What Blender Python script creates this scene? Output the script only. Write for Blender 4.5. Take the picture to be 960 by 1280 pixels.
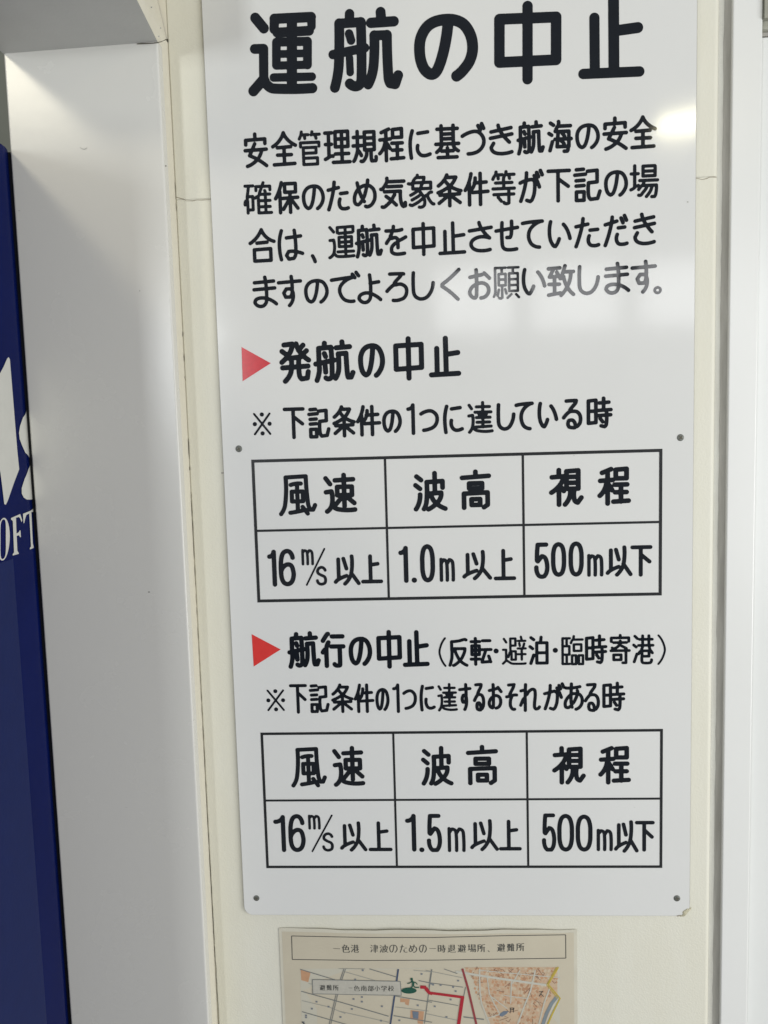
import bpy, bmesh, math, random
import numpy as np
from mathutils import Vector, Matrix
random.seed(7)
rng = np.random.default_rng(7)
SC = bpy.context.scene
for o in list(bpy.data.objects): bpy.data.objects.remove(o)

# ------------------------------------------------------------ camera, light, exposure
H = 1.50            # camera height
D = 1.06            # camera to sign face
F = 1031.0 / 960.0  # focal length in image widths
PITCH, YAW, ROLL = -0.09764755, 0.05222464, -0.02820718
def rot(p, y, r):
    cx, sx, cy, sy, cr, sr = math.cos(p), math.sin(p), math.cos(y), math.sin(y), math.cos(r), math.sin(r)
    X = np.array([[1,0,0],[0,cx,-sx],[0,sx,cx]]); Y = np.array([[cy,0,sy],[0,1,0],[-sy,0,cy]]); Z = np.array([[cr,-sr,0],[sr,cr,0],[0,0,1]])
    return Y @ X @ Z
R0 = rot(PITCH, YAW, ROLL)
C0 = np.array([[1,0,0],[0,0,-1],[0,1,0]])
M = C0 @ R0
cam = bpy.data.cameras.new('camera'); camo = bpy.data.objects.new('camera', cam); SC.collection.objects.link(camo)
mw = Matrix([list(M[0])+[0], list(M[1])+[-D], list(M[2])+[H], [0,0,0,1]])
camo.matrix_world = mw
cam.sensor_fit = 'HORIZONTAL'; cam.sensor_width = 36; cam.lens = 36 * F
cam.clip_start = .02; cam.clip_end = 100
SC.camera = camo
world = bpy.data.worlds.new('World'); SC.world = world; world.use_nodes = True
bg = world.node_tree.nodes['Background']
bg.inputs[0].default_value = (.98, .99, 1.0, 1); bg.inputs[1].default_value = .31
SC.view_settings.view_transform = 'Standard'; SC.view_settings.look = 'None'; SC.view_settings.gamma = 1; SC.view_settings.exposure = 0
SC.view_settings.use_curve_mapping = False

def area(name, loc, target, sx, sy, watts, col, spread=180):
    l = bpy.data.lights.new(name, 'AREA'); l.shape = 'RECTANGLE'; l.size = sx; l.size_y = sy; l.energy = watts; l.color = col
    l.spread = math.radians(spread)
    o = bpy.data.objects.new(name, l); SC.collection.objects.link(o); o.location = loc
    d = Vector(target) - Vector(loc); o.rotation_euler = d.to_track_quat('-Z', 'Y').to_euler(); return o
# ceiling lamps of the waiting room: one to the upper right, one to the upper left
area('ceiling_lamp', (.785, -1.50, H + .875), (.3, 0, H), .15, .055, 1.0, (1.0, .93, .62))
area('ceiling_lamp', (-.86, -.80, H + .78), (-.3, 0, H), .14, .10, 1.9, (1.0, .92, .72))
# daylight from the windows of the room behind the camera (three panes between posts, one side window) and an added frontal fill (line of its own)
for cx, w in ((.31, .455), (.913, .515), (1.75, .92)):
    area('window_and_fill_light', (cx, -4.0, H + .765), (cx, 0, H + .765), w, .37, 14.0 * w * .37, (.985, .99, 1.0), 170)
area('window_and_fill_light', (2.75, -3.8, H - .15), (.2, 0, H - .3), 1.8, 1.9, 42.0, (.99, .995, 1.0))  # broad frontal fill, added to brighten the wall; no such opening known
area('window_and_fill_light', (2.4, -1.45, H - .45), (.3, 0, H - .4), 1.2, 1.5, 39.0, (.99, .995, 1.0))
area('window_and_fill_light', (-1.32, -3.2, H + .40), (-.35, 0, H + .1), .30, .50, 27.0, (.94, .98, 1.0))

# ------------------------------------------------------------ photo pixel -> point of a plane
def ray(px, py):
    d = M @ np.array([(px - 480) / 1031.0, -(py - 640) / 1031.0, -1.0]); return d
def P(px, py, dist=D):
    """point seen at photo pixel (px,py) on the plane parallel to the wall, dist metres in front of the camera"""
    d = ray(px, py); t = dist / d[1]; return np.array([d[0]*t, -D + dist, H + d[2]*t])
def PX(px, py, X):
    """point seen at photo pixel on the plane x = X"""
    d = ray(px, py); t = X / d[0]; return np.array([X, -D + d[1]*t, H + d[2]*t])

# ------------------------------------------------------------ helpers
def mesh_obj(name, verts, faces, mat, parent=None, smooth=False):
    me = bpy.data.meshes.new(name); me.from_pydata([tuple(map(float, v)) for v in verts], [], faces); me.update()
    if smooth: me.polygons.foreach_set('use_smooth', [True]*len(me.polygons))
    o = bpy.data.objects.new(name, me); SC.collection.objects.link(o)
    if mat: me.materials.append(mat)
    if parent:
        o.parent = parent; o.matrix_parent_inverse = Matrix.Translation(parent.location).inverted()
    return o
def bm_obj(name, bm, mat, parent=None, smooth=False):
    bmesh.ops.recalc_face_normals(bm, faces=bm.faces)
    me = bpy.data.meshes.new(name); bm.to_mesh(me); bm.free()
    if smooth: me.polygons.foreach_set('use_smooth', [True]*len(me.polygons))
    o = bpy.data.objects.new(name, me); SC.collection.objects.link(o); me.materials.append(mat)
    if parent:
        o.parent = parent; o.matrix_parent_inverse = Matrix.Translation(parent.location).inverted()
    return o
def box_bm(x0, x1, y0, y1, z0, z1, bev=0, seg=2, bm=None):
    b = bmesh.new()
    r = bmesh.ops.create_cube(b, size=1)
    for v in b.verts: v.co = Vector(((x0+x1)/2 + v.co.x*(x1-x0), (y0+y1)/2 + v.co.y*(y1-y0), (z0+z1)/2 + v.co.z*(z1-z0)))
    if bev: bmesh.ops.bevel(b, geom=list(b.edges), offset=bev, segments=seg, affect='EDGES', profile=.5)
    return b
def box(name, x0, x1, y0, y1, z0, z1, mat, parent=None, bev=0, seg=2):
    return bm_obj(name, box_bm(x0, x1, y0, y1, z0, z1, bev, seg), mat, parent, False)
def thing(name, label, cat, loc=(0,0,0), group=None):
    o = bpy.data.objects.new(name, None); SC.collection.objects.link(o); o.location = loc; o.empty_display_size = .05
    o['label'] = label; o['category'] = cat
    if group: o['group'] = group
    return o
def tag(o, label, cat, group=None):
    o['label'] = label; o['category'] = cat
    if group: o['group'] = group
    return o

# ------------------------------------------------------------ materials
def mat(name, col, rough=.5, var=.0, vscale=6, bump=0, bscale=120, spec=.5, col2=None, metal=0, coat=0, rvar=0, stretch=(1,1,1)):
    m = bpy.data.materials.new(name); m.use_nodes = True; nt = m.node_tree; b = nt.nodes['Principled BSDF']
    b.inputs['Base Color'].default_value = (*col, 1); b.inputs['Roughness'].default_value = rough
    b.inputs['Specular IOR Level'].default_value = spec; b.inputs['Metallic'].default_value = metal
    if coat: b.inputs['Coat Weight'].default_value = coat; b.inputs['Coat Roughness'].default_value = .05
    tc = nt.nodes.new('ShaderNodeTexCoord'); mp = nt.nodes.new('ShaderNodeMapping'); mp.inputs['Scale'].default_value = stretch
    nt.links.new(tc.outputs['Object'], mp.inputs[0])
    if var or col2:
        n = nt.nodes.new('ShaderNodeTexNoise'); n.inputs['Scale'].default_value = vscale; n.inputs['Detail'].default_value = 6
        n.inputs['Roughness'].default_value = .6
        nt.links.new(mp.outputs[0], n.inputs['Vector'])
        r = nt.nodes.new('ShaderNodeValToRGB'); r.color_ramp.elements[0].position = .28; r.color_ramp.elements[1].position = .74
        c2 = col2 or tuple(c*(1-var) for c in col)
        r.color_ramp.elements[0].color = (*c2, 1); r.color_ramp.elements[1].color = (*col, 1)
        nt.links.new(n.outputs[0], r.inputs[0]); nt.links.new(r.outputs[0], b.inputs['Base Color'])
    if rvar:
        n2 = nt.nodes.new('ShaderNodeTexNoise'); n2.inputs['Scale'].default_value = 14; n2.inputs['Detail'].default_value = 5
        nt.links.new(tc.outputs['Object'], n2.inputs['Vector'])
        mr = nt.nodes.new('ShaderNodeMapRange'); mr.inputs[1].default_value = .35; mr.inputs[2].default_value = .7
        mr.inputs[3].default_value = rough; mr.inputs[4].default_value = rough + rvar
        nt.links.new(n2.outputs[0], mr.inputs[0]); nt.links.new(mr.outputs[0], b.inputs['Roughness'])
    if bump:
        n3 = nt.nodes.new('ShaderNodeTexNoise'); n3.inputs['Scale'].default_value = bscale; n3.inputs['Detail'].default_value = 3
        nt.links.new(tc.outputs['Object'], n3.inputs['Vector'])
        bp = nt.nodes.new('ShaderNodeBump'); bp.inputs['Strength'].default_value = bump; bp.inputs['Distance'].default_value = .002
        nt.links.new(n3.outputs[0], bp.inputs['Height']); nt.links.new(bp.outputs[0], b.inputs['Normal'])
    return m
m_sign = mat('white_sign_enamel', (.69, .693, .672), .08, var=.03, vscale=5, bump=.06, bscale=7, rvar=.03, spec=.40)
m_ink = mat('black_lettering', (.005, .008, .013), .05, spec=.50, var=.3, vscale=60, bump=.10, bscale=16)
m_rule = mat('black_ruling', (.022, .024, .026), .18, var=.4, vscale=90)
m_red = mat('red_arrow_paint', (.68, .045, .04), .16, var=.10, vscale=120)
m_redf = mat('faded_red_arrow_paint', (.60, .020, .032), .16, var=.18, vscale=160)
m_edge = mat('sign_edge', (.42, .42, .40), .4, var=.2, vscale=60)
m_cream = mat('cream_wall_paint', (.715, .703, .61), .55, vscale=9, col2=(.68, .66, .55), bump=.18, bscale=420, stretch=(1.6, 1, .45))
m_cream2 = mat('cream_casing_paint', (.75, .72, .61), .5, vscale=24, col2=(.71, .67, .55), bump=.15, bscale=420, stretch=(2, 1, .25))
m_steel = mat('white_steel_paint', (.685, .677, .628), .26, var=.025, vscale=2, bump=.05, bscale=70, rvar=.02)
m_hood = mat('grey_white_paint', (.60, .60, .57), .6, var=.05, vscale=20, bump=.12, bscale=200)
m_crack = mat('dark_hairline', (.30, .26, .19), .9)
m_dark = mat('gap_shadow_sealant', (.10, .09, .065), .9)
m_screw = mat('dull_screw_steel', (.19, .20, .18), .5, metal=.4, var=.4, vscale=700)
m_glue = mat('old_yellow_glue', (.62, .58, .42), .5, col2=(.42, .40, .28), vscale=260, bump=.6, bscale=300)
m_speck = mat('dirt_speck', (.10, .09, .08), .8)
m_scratch = mat('scratch', (.42, .42, .38), .6)
m_groove = mat('groove_grey', (.66, .66, .60), .7, vscale=60, col2=(.56, .55, .49), stretch=(2, 1, .2), bump=.3, bscale=300)
m_joint = mat('mottled_grey', (.46, .45, .41), .7, vscale=45, col2=(.28, .27, .24), stretch=(2, 1, .2))
m_door = mat('white_door_paint', (.72, .73, .71), .22, var=.03, vscale=3, bump=.03, bscale=12)
m_post = mat('white_post_paint', (.74, .745, .72), .26, var=.03, vscale=5, bump=.05, bscale=30)
m_olive = mat('olive_grey_metal', (.34, .34, .28), .5, var=.2, vscale=60)
m_blue = mat('blue_gloss_panel', (.001, .007, .085), .25, var=.25, vscale=8, bump=.04, bscale=20, spec=.04)
m_navy = mat('navy_satin_film', (.005, .014, .090), .42, var=.12, vscale=50, bump=.05, bscale=200, spec=.12)
m_black = mat('plinth_and_gap_black', (.010, .011, .014), .5)  # plinth colour, also the painted shade of the gap behind the machine
m_white = mat('white_film', (.62, .62, .57), .35, var=.06, vscale=40)
m_floor = mat('grey_floor', (.30, .30, .29), .5, var=.2, vscale=8)
m_room = mat('grey_room_wall', (.30, .31, .26), .8, var=.1, vscale=8)

# centreline strokes of the characters on the notice (two digits x, two digits y, per point)
GLYPHS = {
'あ':'368307830384 36833457 7161496139603457 71616547512845233721 7161736673707173 71618458945099419927931681066300 868863853683 37144008 37143721 3714301221070807021000160026073819493457 3457343635253721 37993683',
'い':'0699006404281903290039134730 688786649930',
'お':'03746382 34993409270108070023194356538645952582075600 74879969',
'が':'0061517165636328530644002904 299323540202 638374698646 74938279 91999985',
'き':'03779589 00559967 369949748739 14370323140749009805',
'く':'999946710051004546259100',
'さ':'00719981 449958749144 9144504916390623190750009303',
'し':'0299004406143100630488279959',
'す':'00799983 5899604450293029224334575457644362194600',
'せ':'00679977 28952819360555009402 7299705464435043',
'そ':'31553362376568897198 315523520050 315536545154 75997198 219751987198 995772575154 5154484838373630352236163812490461007800',
'た':'00715279 319923590000 62579559 58375419620580019904',
'だ':'00705381 329523550000 60588960 55365119600579029905 72918175 88999783',
'つ':'00863599669993809954892866111500',
'づ':'00604273737296539832851563042600 73938377 90999983',
'て':'009340979999 9198598636663040421561048400',
'で':'007544807883 768246682946332149047900 76938581 90999987',
'に':'1299026900400500 40898993 38453825531073079912',
'の':'5695547447383509220208130040037022925499799294729948942781096900',
'は':'1099006400290600 31749379 66997021600339012914392764279919',
'ま':'03819085 00579461 519955184101180002121024372869229906',
'め':'47204126 2168324236354133 21681260034500310119041408111709251336234126 41334126 4133463751476280 628064866699 6280767784729265985299409831952386117805680159005302 62805280397727722168 21681590',
'よ':'519953204002180000140928383469269908 53699273',
'る':'169856997499 3659735989529644993599289516840778046903 36593967688871917499 365919510037 69036616602353274728332729252620251228073203490065006903',
'れ':'0020032515442348 27992577 23482559 234824442400 9913920781057806750973137326775377697577718062815378427133612559 027514772577 25772559',
'ろ':'3100550078058508941699279942905381577260596042583960 749878998698 749870991699 7498719139663960 003519493960 39603960',
'を':'2258295737594859535757545948 2258216425693384 225816550140 808758843384 996068495948 389936893384 008408843384 59485942 22582258 59235942 5942463932302622261227083503500068009102',
'一':'00009900',
'上':'42994200 42658269 00009900',
'下':'00999999 46994600 50719447',
'中':'00829984992600230082 49994900',
'以':'14891417 000714174829 36914855 7299725964274000 68399901',
'件':'269916710047 18691800 448540653051 40699271 32399941 66996600',
'保':'289916710047 20692000 42959095906742674295 32479949 65656500 62453411 68459813',
'全':'489930750057 489966779959 20537855 20308030 49534902 04009402',
'南':'00885088 77224922 49416141 49412541 49414922 49024922 22224922 690374008700920292675067 99885088 50675088 506707670701 50995088 61416758 61417641 37503358',
'反':'0001040812301264 60195522423833533364 6019491229022100 336489648753793971296019 33641264 990075096019 12641291579487999697',
'合':'489928750057 489968759961 28577059 16368438840116001636',
'基':'24897689 24892499 24890689 24892473 94897689 25205020 76429942 76427658 76897699 76897673 24427642 2442253515250317 24587658 24582473 24582442 75205020 7642773486259719 50205029 50205000 76587673 50009100 50000900 00422442 24737673',
'場':'29063706421157276036 14332837 143313300024 14331474 01741474 45366036 45365052 453641362924 33525052 27741474 783695369522920688007800 78366036 7836783072175801 45819081 45814597899790959081 4581456690669081 14991474 50529952',
'学':'026402792179 99324832 79597059 290048004832 70592159 70596752504349404832 52797779 52795288 52792179 1497199021872179 52884699 48320032 777978868697 777996799664',
'安':'48994885 0467048194839469 00499951 4669203360199800 7849622536090800',
'寄':'07541451 15734773 14448144 14441451 14440044 967796905090 466583528144 46654773 466532561451 47738473 477349735079 50995090 640081008144 509002900277 15115511552915291511 81449944',
'小':'4899480740003203 17690029 78719933',
'所':'4502480557275761 57618661 576157896091809593999798 99618661 439807910772 0744394439720772 07440772 074407210003 86618600',
'時':'00913393331500130091 00553355 67996759 48839085 42579959 42399841 7957790971005603 52296317',
'条':'399925810265 37917891606935550043 298356619947 08359337 50535000 45330409 54339509',
'校':'324425551858 18733273 18731898 702278338448 7022613354484654 82709852 46545669 46544150 18581873 99817081 04731873 18001858 43817081 7022801290059602 702253074301 708170916599 00170026053511531858',
'止':'21722101 53995401 54559759 00009902',
'気':'04011100160233144223 9913990291008506802580531553 26879587 26872699 268707630062 42232137 56424223 42236206 27708570',
'泊':'00641556 61786599 617839783940 617899789940 21320400 39019901 39013940 06982290 99019940 99403940',
'波':'04911981 00671557 154111190001 27013621387591779159 65996545 3843864578234200 514365199901',
'津':'18340405 35886188 61996188 34526152 61359235 61356152 61353235 61356118 00661357 21860896 61708970 61706188 61702870 61706152 98186118 99708970 615289528970 61006118 897089886188 27186118',
'海':'00611255 96844184 99418941 67168516 671667255634 671636163941 39416941 394141666066 606689668941 60666059 20880795 286738834184 89168941 89168516 6800810085058516 04041533 89416941 418444954399 605969506941 27413941',
'港':'963687458447 4344415045564664 4344354326331733 25644664 99647864 06981989 78997886 13580066 78869586 78864686 78867864 03041733 921191058500490043054324 432479247944 43244344 78648447 46647864 46644686 30864686 79448447 79444344 46864699',
'理':'28961596 99006800 42756875 427542996899 427542506850 26591559 937593996899 93756875 937593506850 95276827 15591596 15590259 15591518 312027211518 151810150011 01961596 68506875 68506827 68996875 68006827 68003200 68274127',
'発':'1097419931760051 02802070 559969769955 80956382 92807670 27617164 02369639 3559353629181000 63616316710592079624',
'確':'51407840 51405154 51405120 668796879675 66877199 78615561 78617840 101130113050 101110400943 10111001 02901690 51545561 5154445341503050 95617861 99007800 095530553050 09551690 09550943 0943024000350028 556157686687 767378687861 78209520 78207840 78205120 78207800 78409540 78005100 16903290 668743874374 51005120',
'程':'08893999 02664568 27932700 246416400023 31544338 55979299927255725597 51549454 53329232 73547305 47059907',
'等':'24297329 24290429 24292420 007709881490 99477347 23901490 23902578 23904490 88655065 00475047 98907390 73299629 73297347 73297302680056005004 77787390 15991490 73906090 38082420 61996090 12655065 5065508056896090 50655047 50477347',
'管':'055405664966 58896190 860086191819 86001800 43902590 11990990 00780990 99907790 25900990 25902779 63986190 955495664966 77906190 77908278 18191834 18191800 18348034805118511834',
'臨':'00642064 006400922092 00640034 2034333433642064 20340034 20342001 52875599 528747854175 52879787 20642092 6500653146314600 65004600 35012001 35922092 200100010034 79009900 7900793199319900 714791479170557055477147',
'致':'00914593 219104634165 33794757 02384338 24592408 00024708 66995057 60799979 897780385000 606374289902',
'航':'25972485 020009240944098442864312390532032606 00435052 24702762 25392621 72997386 56849286 520460216244616882698414860694069918',
'色':'50655565 506518651466 50655036 14661436 883688655565 88365036 1466147327873288 146606660061 55655873648165883288 14365036 1436140718022300900096049916 32993288',
'行':'99608160 004209501752 027823982799 17521700 175220622873 81604160 81608103780162015505 96914691',
'規':'92569276 92565056 925692377837 19991980 19803680 19800280 19801952 19523752 33004200521058215837 991399059700800078077837 9276929650965076 92765076 58377837 583750375056 19520052 19521936 351924341936 193608100101 50565076',
'視':'25992583 0279418129570035 25532500 33494139 50958997894550455095 50798979 50628962 624360214500 7643761387059919',
'記':'06983499 00814283 05633664 05463647 06273627360006000627 50928894885754555414620290049927',
'象':'603063196312610552004100 3492629261855776 34923699 3492299122851776 1323232739344941 3853365717571776 57761776 577649624857 385348454941 60304218220913060508 9145864577407536 603068357536 494153396030 3853334914400838 5776887688574857 007408731776 75367630841894099908 385340564857',
'転':'53567256 22874387 22872299 22870187 22872271 223741374154 22372254 22002220 99567256 5408561671497256 54089410 22204320 22202237 22200020 227141714154 04542254 045404712271 045404372237 41542254 94905890 873193189410 94109709 22712254',
'退':'39798379 3979399983998379 39793960 015915591512 14891784 396083608379 39603921 39216026 000109091512 990591004700340220111512 90507437 822676327437 743769395947',
'速':'00911575 0053195519180200 191839069904 32859587 39679067904439443967 63996314 56403218 71409722',
'運':'04981983 0356185718160000 1816240834039904 3480349798999883 40789480 40659166913540354065 40499150 66976604 34189819',
'達':'02911279 0055165716210200 161935059903 33858985 60996017 27679567 43634753 76637253 33499149 35338933 29179519',
'避':'72757466 79998384 15790592 99568756 65568256 98848384 141219113502480093009801 141214520152 14120001 66848384 344637423715561556463446 242530423446 87569374 87568256 82359835 82358256 82356635 82358215 344633503367 33673393559355673367',
'部':'55543954 00541554 467540623954 04853085 39541554 259928943085 07064906 0706073549354906 7100719298929883875899419925961888178418 53853085 137517651554',
'難':'60538353 60536068 60536029 0001070013042417 38924892 38921592 389238802680 83299729 83298353 83296029 83298304 48242624 83049904 83046004 80978587 268015801592 26802668 60296004 266844684462 2668086808522652 26682652 26240424 26242417 97538353 60686177 6068536551624462 400628162417 04921592 26242639 98778377 61776799 61778377 446244522652 45392639 07392639 83778353 26392652',
'願':'15092028 47993299 20614761 206120793279 206120423342 57997699 76997680 76999899 88129902 61619561 616161807680 61616142 54016912 32993279 32990699064706200006 61429542 6142612395239542 45295015 956195807680 95619542 334247424761 33423302290024002002 327947794761',
'風':'00001326179775997926851093109922 317746806080 33596559653333333359 49784907 270349067110 63187700',
'高':'50995085 00839987 26677467745326532667 06000639944194078000 34236623660734073423',
'1':'0085638999999900',
'I':'008799999900',
'6':'9779799552992293047300450418220452008206992299388455565924530240',
'5':'919914990651144752638257993695147200310008100028',
'0':'5099209303740050032520065000790696259950967479935099',
'm':'00990000 00812097419148744900 49776997909198749900',
's':'978371993699088510674655874499269008510015060022',
'/':'99990000',
'(':'999940810057004240189900',
')':'009959819957994259180000',
'、':'009959509900',
'。':'509915840050151550008415995084845099',
'・':'00009900',
'※':'00999900 99990000 50925092 50075007 05500650 94509550',
}

# ------------------------------------------------------------ lettering: monoline strokes with round ends, filled as one flat outline
def smooth_path(p, step):
    p = [np.array(q, float) for q in p]
    if len(p) < 3: return p
    n = len(p); closed = np.allclose(p[0], p[-1])
    def corner(i):
        if i == 0 or i == n-1:
            if not closed: return True
            a = p[0]-p[-2]; b = p[1]-p[0]
        else: a = p[i]-p[i-1]; b = p[i+1]-p[i]
        c = np.dot(a, b)/(np.linalg.norm(a)*np.linalg.norm(b)+1e-12)
        return c < .60
    cor = [corner(i) for i in range(n)]
    out = [p[0]]
    for i in range(n-1):
        a, b = p[i], p[i+1]; L = np.linalg.norm(b-a)
        def tan(j):
            if cor[j]: return None
            pv = p[j-1] if j > 0 else p[-2]; nx = p[j+1] if j < n-1 else p[1]
            t = nx-pv; return t/(np.linalg.norm(t)+1e-12)
        ta, tb = tan(i), tan(i+1)
        if ta is None and tb is None: out.append(b); continue
        d = (b-a)/(L+1e-12)
        if ta is None: ta = d if tb is None else 2*np.dot(d, tb)*d - tb; ta = ta if np.dot(ta, d) > 0 else d
        if tb is None: tb = 2*np.dot(d, ta)*d - ta; tb = tb if np.dot(tb, d) > 0 else d
        k = max(2, int(L/step))
        for s in range(1, k+1):
            t = s/k; h1 = 2*t**3-3*t*t+1; h2 = -2*t**3+3*t*t; h3 = t**3-2*t*t+t; h4 = t**3-t*t
            out.append(h1*a + h2*b + h3*ta*L + h4*tb*L)
    return out
def stroke_mesh(strokes, cell):
    """strokes: list of (path, radius) in plane metres; returns 2D verts, faces of the union"""
    segs = []
    for path, r in strokes:
        for a, b in zip(path[:-1], path[1:]): segs.append((a, b, r))
    A = np.array([s[0] for s in segs]); B = np.array([s[1] for s in segs]); Rr = np.array([s[2] for s in segs])
    mn = np.minimum(A, B).min(0) - Rr.max() - 2*cell; mx = np.maximum(A, B).max(0) + Rr.max() + 2*cell
    nx, ny = (np.ceil((mx-mn)/cell)).astype(int) + 1
    xs = mn[0] + np.arange(nx)*cell; ys = mn[1] + np.arange(ny)*cell
    F_ = np.full((ny, nx), 1e3)
    for a, b, r in segs:
        pad = r + 2*cell
        i0 = max(0, int((min(a[0], b[0])-pad-mn[0])/cell)); i1 = min(nx, int((max(a[0], b[0])+pad-mn[0])/cell)+2)
        j0 = max(0, int((min(a[1], b[1])-pad-mn[1])/cell)); j1 = min(ny, int((max(a[1], b[1])+pad-mn[1])/cell)+2)
        X, Y = np.meshgrid(xs[i0:i1], ys[j0:j1]); d = b-a; L = d@d + 1e-14
        t = np.clip(((X-a[0])*d[0]+(Y-a[1])*d[1])/L, 0, 1)
        v = np.hypot(X-a[0]-t*d[0], Y-a[1]-t*d[1]) - r
        F_[j0:j1, i0:i1] = np.minimum(F_[j0:j1, i0:i1], v)
    ins = F_ < 0
    cnt = ins[:-1, :-1].astype(int) + ins[1:, :-1] + ins[:-1, 1:] + ins[1:, 1:]
    V = []; Fc = []; idx = {}
    def vid(key, x, y):
        if key not in idx: idx[key] = len(V); V.append((x, y))
        return idx[key]
    def node(i, j): return vid((i, j, 0), xs[i], ys[j])
    def cross(i, j, k, l):
        if (k, l) < (i, j): i, j, k, l = k, l, i, j
        a, b = F_[j, i], F_[l, k]; t = a/(a-b)
        return vid((i, j, k, l), xs[i]+(xs[k]-xs[i])*t, ys[j]+(ys[l]-ys[j])*t)
    for j in range(ny-1):
        i = 0; row = cnt[j]
        nz = np.nonzero(row)[0]
        if not len(nz): continue
        i = nz[0]; e = nz[-1]
        while i <= e:
            c = row[i]
            if c == 4:
                k = i
                while k+1 <= e and row[k+1] == 4: k += 1
                Fc.append((node(i, j), node(k+1, j), node(k+1, j+1), node(i, j+1))); i = k+1; continue
            if c:
                cs = [(i, j), (i+1, j), (i+1, j+1), (i, j+1)]; poly = []
                for q in range(4):
                    a = cs[q]; b = cs[(q+1) % 4]; ia = F_[a[1], a[0]] < 0; ib = F_[b[1], b[0]] < 0
                    if ia: poly.append(node(*a))
                    if ia != ib: poly.append(cross(*a, *b))
                if len(poly) > 2: Fc.append(tuple(poly))
            i += 1
    return V, Fc
def glyph_paths(ch, x0, z0, w, h, r, slant=0.0):
    """centreline paths of a character whose ink fills the box x0..x0+w, z0..z0+h"""
    out = []
    w2 = max(w-2*r, 1e-5); h2 = max(h-2*r, 1e-5)
    for s in GLYPHS[ch].split(' '):
        p = [(int(s[k:k+2])/99, int(s[k+2:k+4])/99) for k in range(0, len(s), 4)]
        q = [(x0+r+a*w2, z0+r+b*h2) for a, b in p]
        out.append(smooth_path(q, .0012))
    return out
def text_obj(name, items, ox, oy, sc, wpx, mat_, parent, y, cell=.00055, dist=D):
    """items: (char, X0, X1, Y0, Y1[, stroke]) in zoomed photo pixels -> px = ox + X/sc; one mesh per character"""
    for it in items:
        ch, a, b, c, d = it[:5]; wp = it[5] if len(it) > 5 else wpx
        cx, cy = ox+(a+b)/2/sc, oy+(c+d)/2/sc; hw, hh = (b-a)/2/sc, (d-c)/2/sc
        l, r_, t, bo = P(cx-hw, cy, dist), P(cx+hw, cy, dist), P(cx, cy-hh, dist), P(cx, cy+hh, dist)
        ce = P(cx, cy, dist); w = r_[0]-l[0]; h = t[2]-bo[2]; sr = 1.05*wp/sc/2*(dist/1031.0)
        st = [(q, sr) for q in glyph_paths(ch, ce[0]-w/2, ce[2]-h/2, w, h, sr)]
        if ch == '※':
            st = [(q, sr) for q in glyph_paths('※', ce[0]-w/2, ce[2]-h/2, w, h, sr)][:2]
            for ux, uz in ((0, .84), (0, -.84), (.84, 0), (-.84, 0)):
                q = np.array([ce[0]+ux*w/2, ce[2]+uz*h/2]); st.append(([q, q+1e-5], sr*2.0))
        v, f = stroke_mesh(st, cell)
        mesh_obj(name, [(p[0], y, p[1]) for p in v], f, mat_, parent)
def stroke_glyph(name, strokes, ox, oy, sc, mat_, parent, y):
    st = []
    for w, pts in strokes:
        q = [P(ox+a/sc, oy+b_/sc)[[0, 2]] for a, b_ in pts]; st.append((smooth_path(q, .0015), w/sc/2*D/1031.0))
    v, f = stroke_mesh(st, .0006); mesh_obj(name, [(p[0], y, p[1]) for p in v], f, mat_, parent)

# ------------------------------------------------------------ room shell: wall behind the sign, pillar, hood, groove, post, door
YW = .004                                   # wall plane, 4 mm behind the sign face
yF = -.040                                  # face of the boxed pillar on the left
xs_ = -.2905*(D+YW)                         # seam between pillar and wall
xg0 = .3435*(D+YW); xg1 = .3572*(D+YW)      # groove
ZT, ZB = H+.95, 0.0
floor = mesh_obj('floor', [(-4,-5,0),(4,-5,0),(4,3,0),(-4,3,0)], [(0,1,2,3)], m_floor); floor['kind'] = 'structure'
zc = P(240, 249, D+YW)[2]
wall = thing('wall', 'cream painted wall panel behind the white notice, cracked across at upper edge', 'wall', (0, YW, 0))
# two wall boards meeting at the hairline crack, right edge rounded into the groove
def board(z0, z1):
    pr = [(xs_+.0012, .0), (xs_+.0006, -.0002), ]
    prof = [(xs_+.0008, .03), (xs_+.0008, .0012), (xs_+.0022, 0.0)]
    for k in range(9):
        a = k/8*math.pi/2; prof.append((xg0-.006+.006*math.sin(a), .006-.006*math.cos(a)))
    prof.append((xg0+.0005, .03))
    V = []; Fc = []
    for x, y in prof: V += [(x, YW+y, z0), (x, YW+y, z1)]
    n = len(prof)
    for k in range(n-1): Fc.append((2*k, 2*k+2, 2*k+3, 2*k+1))
    Fc.append(tuple(2*k for k in range(n))[::-1]); Fc.append(tuple(2*k+1 for k in range(n)))
    o = mesh_obj('wall_board', V, Fc, m_cream, wall)
    o.data.polygons.foreach_set('use_smooth', [False]*len(o.data.polygons)); return o
board(ZB, zc-.0002); board(zc+.0002, ZT)
def ribbon(name, pts, widths, mat_, parent, y, px=True, dist=D):
    """thin irregular strip along photo points lying at depth y"""
    Q = [P(a, b, D+y)[[0, 2]] if px else np.array((a, b), float) for a, b in pts]
    V = []; Fc = []
    for i, q in enumerate(Q):
        t = Q[min(i+1, len(Q)-1)] - Q[max(i-1, 0)]; t = t/(np.linalg.norm(t)+1e-9); n = np.array([-t[1], t[0]])*widths[min(i, len(widths)-1)]/2
        V += [(q[0]+n[0], y, q[1]+n[1]), (q[0]-n[0], y, q[1]-n[1])]
    for i in range(len(Q)-1): Fc.append((2*i, 2*i+1, 2*i+3, 2*i+2))
    return mesh_obj(name, V, Fc, mat_, parent)
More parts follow.
